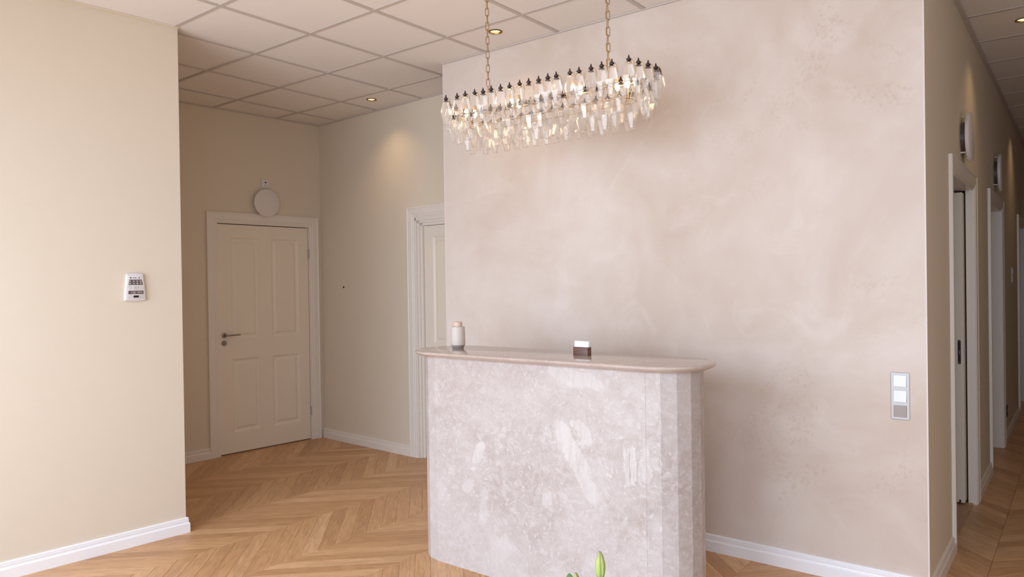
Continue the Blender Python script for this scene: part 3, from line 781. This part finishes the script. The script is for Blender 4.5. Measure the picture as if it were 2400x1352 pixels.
# ------------------------------------------------------------------ chandelier
CX, CY, CZ = 1.083, 0.771, 2.4705              # centred over the desk
ch = empty('chandelier', (CX, CY, CZ)); tag(ch, 'long chandelier of clear glass drops hung on two brass chains', 'chandelier')
def to_plane(u, v, y):
    d = fwd + R2 * ((u - 1200) / FPX) - U2 * ((v - 676) / FPX); t = (y - CAM.y) / d.y; return CAM + d * t
front_u = [1045, 1071, 1090, 1112, 1132, 1151, 1173, 1194, 1218, 1239, 1262, 1284, 1303.5, 1335.5, 1357, 1385, 1410, 1434]
front_v = [222, 217, 212, 208, 205, 199, 196, 192, 186, 182, 177, 171, 167, 160, 156, 149, 143, 137]
YF = 0.616
K = 0.971
def at(x, y, z): return (CX + (x - 1.02) * K, CY + (y - 0.86) * K, CZ + (z - 2.5) * K)
tier1 = []
for u, v in zip(front_u, front_v):
    p = to_plane(u, v, YF); tier1.append((p.x, YF, p.z))
xs_l = 0.46
for (x, y) in ((1.588, 0.698), (1.600, 0.765), (1.618, 0.825), (1.622, 0.893), (1.610, 0.955)): tier1.append(at(x, y, 2.505))
for (x, y) in ((0.425, 0.762), (0.415, 0.830), (0.422, 0.900), (0.440, 0.965)): tier1.append(at(x, y, 2.500))
for k in range(17): tier1.append(at(0.50 + k * (1.06 / 16), 1.02, 2.502))
tier2 = []; tier3 = []
for k in range(17): tier2.append(at(xs_l + 0.012 + k * 0.0652, 0.752, 2.430 + 0.004 * math.sin(k * 2.1)))
for y in (0.80, 0.86, 0.92): tier2 += [at(1.572, y, 2.430), at(0.462, y, 2.430)]
for k in range(16): tier2.append(at(0.50 + k * 0.068, 0.968, 2.430))
for k in range(15): tier3.append(at(xs_l + 0.075 + k * 0.0665, 0.800, 2.378 + 0.004 * math.cos(k * 1.7)))
tier3 += [at(1.515, 0.86, 2.378), at(0.505, 0.86, 2.378)]
for k in range(14): tier3.append(at(0.56 + k * 0.069, 0.918, 2.378))
# one drop: hexagonal bottle, open at the foot
def drop_obj():
    g = MB(); g.lathe([(0.0130, -0.034), (0.0170, -0.040), (0.0290, -0.086), (0.0290, -0.094), (0.0150, -0.150), (0.0135, -0.160)], (0, 0, 0), 6, cap0=False, cap1=False)
    lip = MB().lathe([(0.0138, -0.1595), (0.0150, -0.161), (0.0138, -0.1625), (0.0126, -0.161), (0.0138, -0.1595)], (0, 0, 0), 12, cap0=False, cap1=False)
    g.add(lip.v, lip.f)
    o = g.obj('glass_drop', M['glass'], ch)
    c = MB(); c.lathe([(0.0008, 0.0), (0.0028, -0.004), (0.0042, -0.012), (0.0046, -0.0140), (0.0085, -0.0165), (0.0118, -0.0215), (0.0110, -0.0265), (0.0058, -0.0290), (0.0058, -0.0310), (0.0095, -0.0325), (0.0135, -0.0340), (0.0138, -0.0360)], (0, 0, 0), 12)
    c.obj('finial', M['bronze'], o, True, label='dark bronze finial cap')
    h = MB(); pts = []
    for k in range(7):
        a = PI / 2 * k / 6; pts.append((0.008 + 0.013 * math.sin(a), 0.010 * math.sin(a) , -0.019 - 0.012 * (1 - math.cos(a)) - 0.010 * (k / 6) ** 2))
    pts.append((0.024, 0.014, -0.060)); h.tube(pts, 0.0018, 6)
    h.obj('hook', M['brass'], o, True, label='bent brass hook')
    return o
proto = drop_obj(); first = True
rr = random.Random(3)
for t, tier in enumerate((tier1, tier2, tier3)):
    for (x, y, z) in tier:
        if first: o = proto; first = False
        else: o = copy_tree(proto, ch)
        o.location = (x - CX, y - CY, z - CZ)
        if t == 2:
            for c_ in list(o.children):
                if c_.name.startswith('finial'): bpy.data.objects.remove(c_)
        a = rr.uniform(-0.25, 0.25) + (PI if y > CY + 0.05 else 0)
        o.rotation_euler = (rr.uniform(-0.035, 0.035), rr.uniform(-0.035, 0.035), a)
def rr_path(hx, hy, z, r=0.05, n=5):
    pts = []
    for sx, sy, a0 in ((1, -1, -PI / 2), (1, 1, 0), (-1, 1, PI / 2), (-1, -1, PI)):
        for k in range(n + 1):
            a = a0 + PI / 2 * k / n; pts.append((sx * (hx - r) + r * math.cos(a), sy * (hy - r) + r * math.sin(a), z))
    return pts
fr = MB()
fr.tube(rr_path(0.535, 0.112, -0.092), 0.0028, 8, True)
fr.tube(rr_path(0.485, 0.063, -0.150), 0.0025, 8, True)
fr.tube([(-0.54, 0, -0.075), (0.54, 0, -0.075)], 0.0032, 8)
for x in (-0.35, 0.0, 0.37): fr.tube([(x, -0.115, -0.080), (x, 0.115, -0.080)], 0.0018, 8)
for x in (-0.45, 0.46): fr.tube([(x, 0, -0.075), (x, 0, -0.150)], 0.003, 8)
fr.obj('frame', M['brass'], ch, True)
for (u, v) in ((1093, 266), (1113, 268), (1199, 242), (1216, 244), (1343, 208), (1361, 212), (1447, 203), (1471, 196)):
    p = to_plane(u, v, CY - 0.02)
    b = MB(); b.lathe([(0.004, 0.022), (0.009, 0.016), (0.0115, 0.006), (0.0115, -0.004), (0.0085, -0.014), (0.003, -0.020)], (p.x - CX, p.y - CY, p.z - CZ), 16)
    bo = b.obj('bulb', M['bulb'], ch, True, label='lit warm bulb')
    sk = MB(); zt = p.z - CZ
    sk.lathe([(0.010, 0.022), (0.010, 0.042), (0.004, 0.046)], (p.x - CX, p.y - CY, zt), 12); sk.obj('socket', M['brass'], bo, True)
    li = bpy.data.lights.new('bulb_light', 'POINT'); li.energy = 0.28; li.color = (1.0, 0.72, 0.45); li.shadow_soft_size = 0.02
    lo = bpy.data.objects.new('bulb_light', li); COL.objects.link(lo); lo.location = (p.x, p.y - 0.03, p.z)
# chains up to the ceiling
def link(L, W, r):
    pts = []
    for k in range(7):
        a = PI * k / 6; pts.append((W * math.cos(a), 0, L / 2 - W + W * math.sin(a)))
    for k in range(7):
        a = PI + PI * k / 6; pts.append((W * math.cos(a), 0, -(L / 2 - W) + W * math.sin(a)))
    m = MB(); m.tube(pts, r, 6, True); return m
for n_, (u, v, ytop) in enumerate(((1144, 202, CY), (1426, 158, CY))):
    p = to_plane(u, v, ytop)
    c_root = MB().lathe([(0.003, 0.0), (0.003, p.z - CZ + 0.075)], (p.x - CX, p.y - CY, -0.075), 8).obj('chain', M['brass'], ch, True, label='hanging chain of oval brass links')
    if n_ == 1:
        MB().tube([(p.x - CX - 0.006, p.y - CY, p.z - CZ - 0.03), (p.x - CX - 0.004, p.y - CY, p.z - CZ + 0.05), (p.x - CX - 0.007, p.y - CY, p.z - CZ + 0.25), (p.x - CX, p.y - CY, H - CZ - 0.01)], 0.0016, 6).obj('power_cord', M['brass'], ch, True)
    z = p.z; k = 0; lm = None
    while z < H - 0.03:
        if lm is None: lo = link(0.046, 0.0085, 0.0025).obj('chain_link', M['brass'], c_root, True); lm = lo
        else: lo = lm.copy(); COL.objects.link(lo)
        lo.location = (p.x - CX, p.y - CY, z + 0.018 - CZ); lo.rotation_euler = (0, 0, (PI / 2 if k % 2 else 0) + 0.5)
        z += 0.0375; k += 1
    MB().lathe([(0.045, H - CZ - 0.002), (0.045, H - CZ - 0.008), (0.012, H - CZ - 0.022), (0.004, H - CZ - 0.05)], (p.x - CX, p.y - CY, 0), 24).obj('ceiling_canopy', M['brass'], ch, True)

# ------------------------------------------------------------------ downlights
labels = ['lit recessed spot in the ceiling just above the chandelier chain', 'lit recessed spot in the nook ceiling near the back wall', 'lit recessed spot in the corridor ceiling at the picture edge',
          'second corridor spot out of sight', 'last corridor spot out of sight']
for k, (x, y) in enumerate(SPOTS):
    d = empty('downlight', (x, y, H)); tag(d, labels[k], 'ceiling light', 'recessed ceiling spots')
    MB().lathe([(0.036, 0.0055), (0.043, 0.0055), (0.0435, 0.003), (0.041, 0.0005), (0.036, 0.0015), (0.035, 0.006), (0.036, 0.0055)], (0, 0, 0), 32, cap0=False, cap1=False).obj('ring', M['lightring'], d, True)
    MB().lathe([(0.0352, 0.0010), (0.031, 0.008), (0.029, 0.012)], (0, 0, 0), 32, cap0=False, cap1=False).obj('reflector', M['gold'], d, True)
    MB().lathe([(0.029, 0.014), (0.028, 0.007), (0.020, 0.0035), (0.008, 0.002)], (0, 0, 0), 24).obj('lamp', M['lamp'], d, True)
    li = bpy.data.lights.new('spot_light', 'SPOT'); li.energy = 9 if k == 1 else 7; li.color = (1.0, 0.66, 0.34); li.spot_size = math.radians(115); li.spot_blend = 1.0; li.shadow_soft_size = 0.02
    lo = bpy.data.objects.new('spot_light', li); COL.objects.link(lo); lo.location = (x, y, H - 0.004)

# ------------------------------------------------------------------ round wall lamps above the doors
def wall_lamp(fm, R, label, thick=0.022, off=0.028):
    e = empty('wall_lamp', mat=fm); tag(e, label, 'wall lamp')
    MB().lathe([(R - 0.004, off), (R, off + 0.003), (R, off + thick - 0.003), (R - 0.004, off + thick)], (0, 0, 0), 56, 'Y').obj('disc', M['lamp_white'], e, True)
    MB().lathe([(R * 0.62, 0.0), (R * 0.62, off)], (0, 0, 0), 40, 'Y').obj('mount', M['grey_print'], e, True)
    m = MB()
    for a in (-0.9, PI + 0.9, PI / 2): m.box((R * 0.86 * math.cos(a) - 0.004, 0.0, R * 0.86 * math.sin(a) - 0.004), (R * 0.86 * math.cos(a) + 0.004, off, R * 0.86 * math.sin(a) + 0.004))
    m.obj('spacer', M['lamp_white'], e)
    return e
wall_lamp(frame_on((xb(1.672), 1.672, 2.2555), (SXB, 1.0)), 0.126, 'round white disc lamp leaning on the casing of the nook door')
wall_lamp(frame_on((XP1, 2.872, 2.312), (0, 1)), 0.146, 'nearest round disc lamp above the first corridor doorway')
wall_lamp(frame_on((XP1, 4.86, 2.320), (0, 1)), 0.150, 'farther round disc lamp above the second corridor doorway')

# sensor plate above the nook lamp
s_ = empty('sensor_plate', mat=frame_on((xb(1.678), 1.678, 2.4375), (SXB, 1.0))); tag(s_, 'small square white plate with a black eye above the round lamp', 'sensor')
MB().box((-0.041, 0, -0.042), (0.041, 0.009, 0.042), 0.002).obj('plate', M['white_plastic'], s_)
MB().box((-0.027, 0.009, -0.030), (0.027, 0.0105, 0.030), 0.001).obj('cover', M['lamp_white'], s_)
MB().lathe([(0.0085, 0.0105), (0.0075, 0.013)], (0.001, 0, 0.010), 16, 'Y').obj('eye', M['screen'], s_)
m = MB()
for z, a in ((-0.010, 0.010), (-0.018, 0.014), (-0.024, 0.016)): m.box((-a, 0.0105, z - 0.0012), (a, 0.0109, z + 0.0012))
m.obj('print', M['light_print'], s_)

# small dark plug in the back wall
pl = MB().lathe([(0.010, 0.0), (0.010, 0.002), (0.005, 0.0045)], (0, 0, 0), 14, 'Y').obj('wall_plug', M['black']); pl.matrix_world = frame_on((-2.349, yb(-2.349), 1.472), (1, SB))
tag(pl, 'tiny black plug in the beige back wall of the nook', 'wall plug')

# ------------------------------------------------------------------ keypad on the left wall
kp = empty('keypad', mat=frame_on((xl(-0.250), -0.250, 1.4935), (SL, 1.0))); tag(kp, 'white alarm keypad with dark key bands on the left wall', 'keypad')
def kp_outline(g=0.0):
    pts = []
    hw0, hw1, z0, z1 = 0.0590 - g, 0.046 - g, -0.078 + g, 0.078 - g
    for k in range(9): t = k / 8; pts.append((-hw0 + 2 * hw0 * t, z0 - 0.004 * math.sin(PI * t)))
    for k in range(1, 9): t = k / 8; pts.append((hw0 - (hw0 - hw1) * t ** 1.6 + 0.0 * t, z0 + (z1 - z0) * t))
    for k in range(1, 9): t = k / 8; pts.append((hw1 - 2 * hw1 * t, z1 + 0.005 * math.sin(PI * t)))
    for k in range(1, 8): t = 1 - k / 8; pts.append((-(hw0 - (hw0 - hw1) * t ** 1.6), z0 + (z1 - z0) * t))
    return pts
body = MB(); body.rings([[(x, y, z) for x, z in kp_outline(g)] for g, y in ((0.001, 0.0), (0.0, 0.004), (0.0, 0.010), (0.0025, 0.016), (0.006, 0.018))])
bo = body.obj('housing', M['white_plastic'], kp, True)
Y0 = 0.0181
def flat(m, pts, y=Y0, t=0.0006): m.rings([[(x, y, z) for x, z in pts], [(x, y + t, z) for x, z in pts]])
m = MB(); flat(m, [(-0.038, 0.013), (0.041, 0.013), (0.035, 0.044), (-0.034, 0.044)]); m.obj('key_band', M['grey_print'], kp)
m = MB(); flat(m, [(-0.040, -0.040), (0.043, -0.040), (0.043, -0.020), (-0.039, -0.020)]); m.obj('key_band', M['grey_print'], kp)
m = MB(); flat(m, [(-0.012, -0.060), (0.017, -0.060), (0.017, -0.048), (-0.012, -0.048)]); m.obj('display', M['screen'], kp)
m = MB(); m.tube([(0.001 + 0.0105 * math.cos(a), Y0, 0.0 - 0.003 + 0.0105 * math.sin(a)) for a in [2 * PI * k / 24 for k in range(24)]], 0.0011, 5, True)
m.lathe([(0.0045, Y0), (0.004, Y0 + 0.001)], (0.001, 0, -0.003), 14, 'Y'); m.obj('ring_key', M['light_print'], kp)
m = MB(); tri = [(-0.039, 0.007), (-0.019, 0.007), (-0.029, -0.014)]
m.tube([(x, Y0, z) for x, z in tri], 0.0007, 4, True); m.box((-0.036, Y0, 0.0035), (-0.022, Y0 + 0.0005, 0.005)); m.lathe([(0.002, Y0), (0.002, Y0 + 0.0006)], (-0.029, 0, -0.006), 8, 'Y')
m.box((0.015, Y0, -0.006), (0.020, Y0 + 0.0005, 0.001)); m.box((0.016, Y0, 0.002), (0.022, Y0 + 0.0005, 0.0035)); m.obj('symbol', M['light_print'], kp)
m = MB()                                    # small marks on the bands
for x in (-0.030, -0.009, 0.010, 0.029):
    for z in (0.035, 0.022):
        if x == -0.030: m.box((x - 0.0028, Y0 + 0.0006, z - 0.0035), (x + 0.0028, Y0 + 0.0012, z + 0.0035))
        else:
            m.tube([(x + 0.0036 * math.cos(a), Y0 + 0.0008, z + 0.0040 * math.sin(a)) for a in [2 * PI * k / 12 for k in range(12)]], 0.0006, 4, True); m.box((x - 0.0008, Y0 + 0.0006, z - 0.002), (x + 0.0008, Y0 + 0.0012, z + 0.002))
for x in (-0.021, -0.003): m.box((x, Y0 + 0.0006, -0.038), (x + 0.0012, Y0 + 0.0011, -0.022))
m.box((-0.0125, Y0 + 0.0006, -0.037), (-0.0075, Y0 + 0.0011, -0.030)); m.box((-0.0108, Y0 + 0.0006, -0.030), (-0.0092, Y0 + 0.0011, -0.023))
for z in (-0.026, -0.030, -0.034): m.box((0.008, Y0 + 0.0006, z), (0.036, Y0 + 0.0011, z + 0.0009))
m.obj('key_marks', M['white_plastic'], kp, label='pale figures printed on the key bands')
m = MB(); m.lathe([(0.0045, Y0), (0.0045, Y0 + 0.0006)], (-0.026, 0, 0.054), 14, 'Y'); m.box((-0.016, Y0, 0.0520), (0.006, Y0 + 0.0006, 0.0555)); m.box((0.0185, Y0, 0.049), (0.0225, Y0 + 0.0006, 0.0595))
m.obj('emblem', M['grey_print'], kp, label='dark emblem and lettering too small to read')
m = MB()
for k, z in enumerate((-0.046, -0.052, -0.058, -0.063)): m.box((0.023, Y0, z), (0.037, Y0 + 0.0005, z + 0.0009))
for z in (-0.047, -0.052, -0.057, -0.062): m.box((-0.038, Y0, z), (-0.032, Y0 + 0.0005, z + 0.0009)); m.box((-0.029, Y0, z), (-0.024, Y0 + 0.0005, z + 0.0009)); m.box((-0.019, Y0, z), (-0.015, Y0 + 0.0005, z + 0.0009))
m.tube([(-0.010 + 0.035 * t, Y0, -0.0635 - 0.008 * math.sin(PI * t * 0.6)) for t in [k / 8 for k in range(9)]], 0.0005, 4)
m.obj('small_print', M['light_print'], kp)

# ------------------------------------------------------------------ triple switch on the plaster wall
sw = empty('light_switch', mat=frame_on((2.5075, YP + 0.007, 0.9285), (1, 0.0025))); tag(sw, 'triple light switch in an aluminium frame on the plaster wall', 'light switch')
FW, FH = 0.0425, 0.1135
m = MB(); oo = rrect(FW, FH, 0.006); rs = []
for g, y in ((0.0, 0.0), (0.0, 0.005), (0.0015, 0.008), (0.005, 0.010)): rs.append([(x * (FW - g) / FW, y, z * (FH - g) / FH) for x, z in oo])
# frame face with three openings
m.rings(rs, cap0=True, cap1=False)
xs = [-FW + 0.005, -0.028, 0.028, FW - 0.005]; zc = [0.0715, 0.0, -0.0715]; hk = 0.0275
zs = [-FH + 0.005] + sorted([z + s * hk for z in zc for s in (-1, 1)]) + [FH - 0.005]
V = [(x, 0.010, z) for z in zs for x in xs]; F = []
for j in range(len(zs) - 1):
    for i in range(3):
        if i == 1 and j % 2 == 1: continue
        F.append((j * 4 + i, j * 4 + i + 1, (j + 1) * 4 + i + 1, (j + 1) * 4 + i))
m.add(V, F)
m.obj('frame', M['alu'], sw)
for k, z in enumerate(zc):
    MB().box((-0.028, 0.004, z - hk), (0.028, 0.0062, z + hk)).obj('gap', M['grey_print'], sw)
    r = MB(); a, b = -0.0268, 0.0268; c, d = z - hk + 0.0012, z + hk - 0.0012
    top, bot = (0.0105, 0.0150) if k < 2 else (0.0120, 0.0090)
    r.rings([[(a, 0.005, c), (b, 0.005, c), (b, 0.005, d), (a, 0.005, d)], [(a, bot, c), (b, bot, c), (b, top, d), (a, top, d)]])
    r.obj('rocker', M['rocker'] if k < 2 else M['rocker_grey'], sw, label=None if k < 2 else 'darker grey lowest rocker')

# ------------------------------------------------------------------ corridor fittings
th = empty('thermostat', mat=frame_on((XP1, 6.43, 1.494), (0, 1))); tag(th, 'pale upright wall control between the far corridor doorways', 'wall control')
MB().box((-0.045, 0, -0.080), (0.045, 0.010, 0.080), 0.003).obj('plate', M['alu'], th)
MB().box((-0.030, 0.010, 0.004), (0.030, 0.018, 0.066), 0.002).obj('dial_block', M['white_plastic'], th)
MB().box((-0.030, 0.010, -0.066), (0.030, 0.016, -0.004), 0.002).obj('dial_block', M['lamp_white'], th)
so = empty('power_outlet', mat=frame_on((XP1, 5.60, 0.285), (0, 1))); tag(so, 'double power outlet low on the wall past the second doorway', 'power outlet')
MB().box((-0.055, 0, -0.060), (0.055, 0.012, 0.060), 0.003).obj('plate', M['alu'], so)
MB().box((-0.047, 0.012, 0.004), (0.047, 0.016, 0.052), 0.002).obj('socket_face', M['black'], so)
MB().box((-0.047, 0.012, -0.052), (0.047, 0.016, -0.004), 0.002).obj('socket_face', M['black'], so)

# ------------------------------------------------------------------ lilies in the foreground (only their tips reach the frame)
tb = empty('side_table', (2.17, -0.62, 0)); tag(tb, 'low round table below the picture edge under the lily vase', 'table')
MB().lathe([(0.20, 0.33), (0.205, 0.335), (0.205, 0.345), (0.20, 0.35)], (0, 0, 0), 40).obj('table_top', M['trim'], tb, True)
MB().lathe([(0.13, 0.0), (0.13, 0.008), (0.02, 0.02), (0.018, 0.33)], (0, 0, 0), 32).obj('pedestal', M['trim'], tb, True)
va = MB().lathe([(0.030, 0.0), (0.045, 0.004), (0.050, 0.06), (0.042, 0.16), (0.034, 0.22), (0.036, 0.225), (0.030, 0.22), (0.038, 0.16), (0.045, 0.06), (0.038, 0.010)], (0, 0, 0), 32).obj('vase', M['soap'], None, True)
va.location = (2.17, -0.62, 0.35); tag(va, 'ceramic vase holding the lilies below the picture edge', 'vase')
def bud(m, tip, L, R, lean):
    """closed lily bud: six shallow ribs round a spindle; tip is its top"""
    rs = []; n = 24
    for k in range(15):
        t = k / 14; r = R * (math.sin(PI * min(1, (t * 0.93 + 0.05))) ** 0.75) if t < 1 else R * 0.2
        ring = []
        for i in range(n):
            a = 2 * PI * i / n; rr_ = r * (1 - 0.24 * (0.5 + 0.5 * math.cos(3 * a)) ** 8)
            ring.append((rr_ * math.cos(a) + lean[0] * L * t, rr_ * math.sin(a) + lean[1] * L * t, -L * t))
        rs.append(ring)
    m.rings(rs); return m
def lily(label, tip, L, R, lean, rot, leaf_at):
    e = empty('lily', tip); tag(e, label, 'lily')
    b = bud(MB(), (0, 0, 0), L, R, lean).obj('bud', M['bud'], e, True); b.rotation_euler = (0, 0, rot)
    base = Vector((2.17 - tip[0], -0.62 - tip[1], 0.37 - tip[2])); s0 = Vector((lean[0] * L, lean[1] * L, -L * 0.97))
    ca, sa = math.cos(rot), math.sin(rot); s0 = Vector((s0.x * ca - s0.y * sa, s0.x * sa + s0.y * ca, s0.z))
    mid = s0 * 0.5 + base * 0.5 + Vector((0, 0, 0.02)); mid.x = s0.x * 0.6 + base.x * 0.4
    MB().tube([s0, s0 * 0.8 + base * 0.2, mid, base], [0.0030, 0.0035, 0.004, 0.0045], 8).obj('stem', M['stem'], e, True)
    for (p, d, l, wd) in leaf_at:
        p = Vector(p); d = Vector(d).normalized(); side = d.cross(Vector((0, 0, 1))).normalized(); nr = side.cross(d); rs = []
        for k in range(9):
            t = k / 8; w_ = wd * math.sin(PI * (0.08 + 0.9 * t)) ** 0.8; c = p + d * l * t - Vector((0, 0, 1)) * (l * 0.35 * t * t)
            rs.append([tuple(c - side * w_), tuple(c - nr * 0.0015 * (1 - t)), tuple(c + side * w_), tuple(c + nr * 0.0009 - Vector((0, 0, 0.0006)))])
        MB().rings(rs).obj('leaf', M['leaf'], e, True)
    return e
lily('tall closed green lily bud in front of the desk', (2.196, -0.595, 0.781), 0.082, 0.0135, (0.02, 0.0), -0.75, [((0, 0, -0.12), (1, 0.4, 0.2), 0.10, 0.010)])
lily('lower lily with a bud tip and green leaf at the picture foot', (2.1455, -0.634, 0.7265), 0.07, 0.0115, (0.15, 0.05), 0.2, [((-0.014, -0.005, -0.077), (-0.15, 0.19, 1.0), 0.104, 0.014), ((-0.02, -0.012, -0.07), (-0.8, -0.6, 0.9), 0.09, 0.012)])
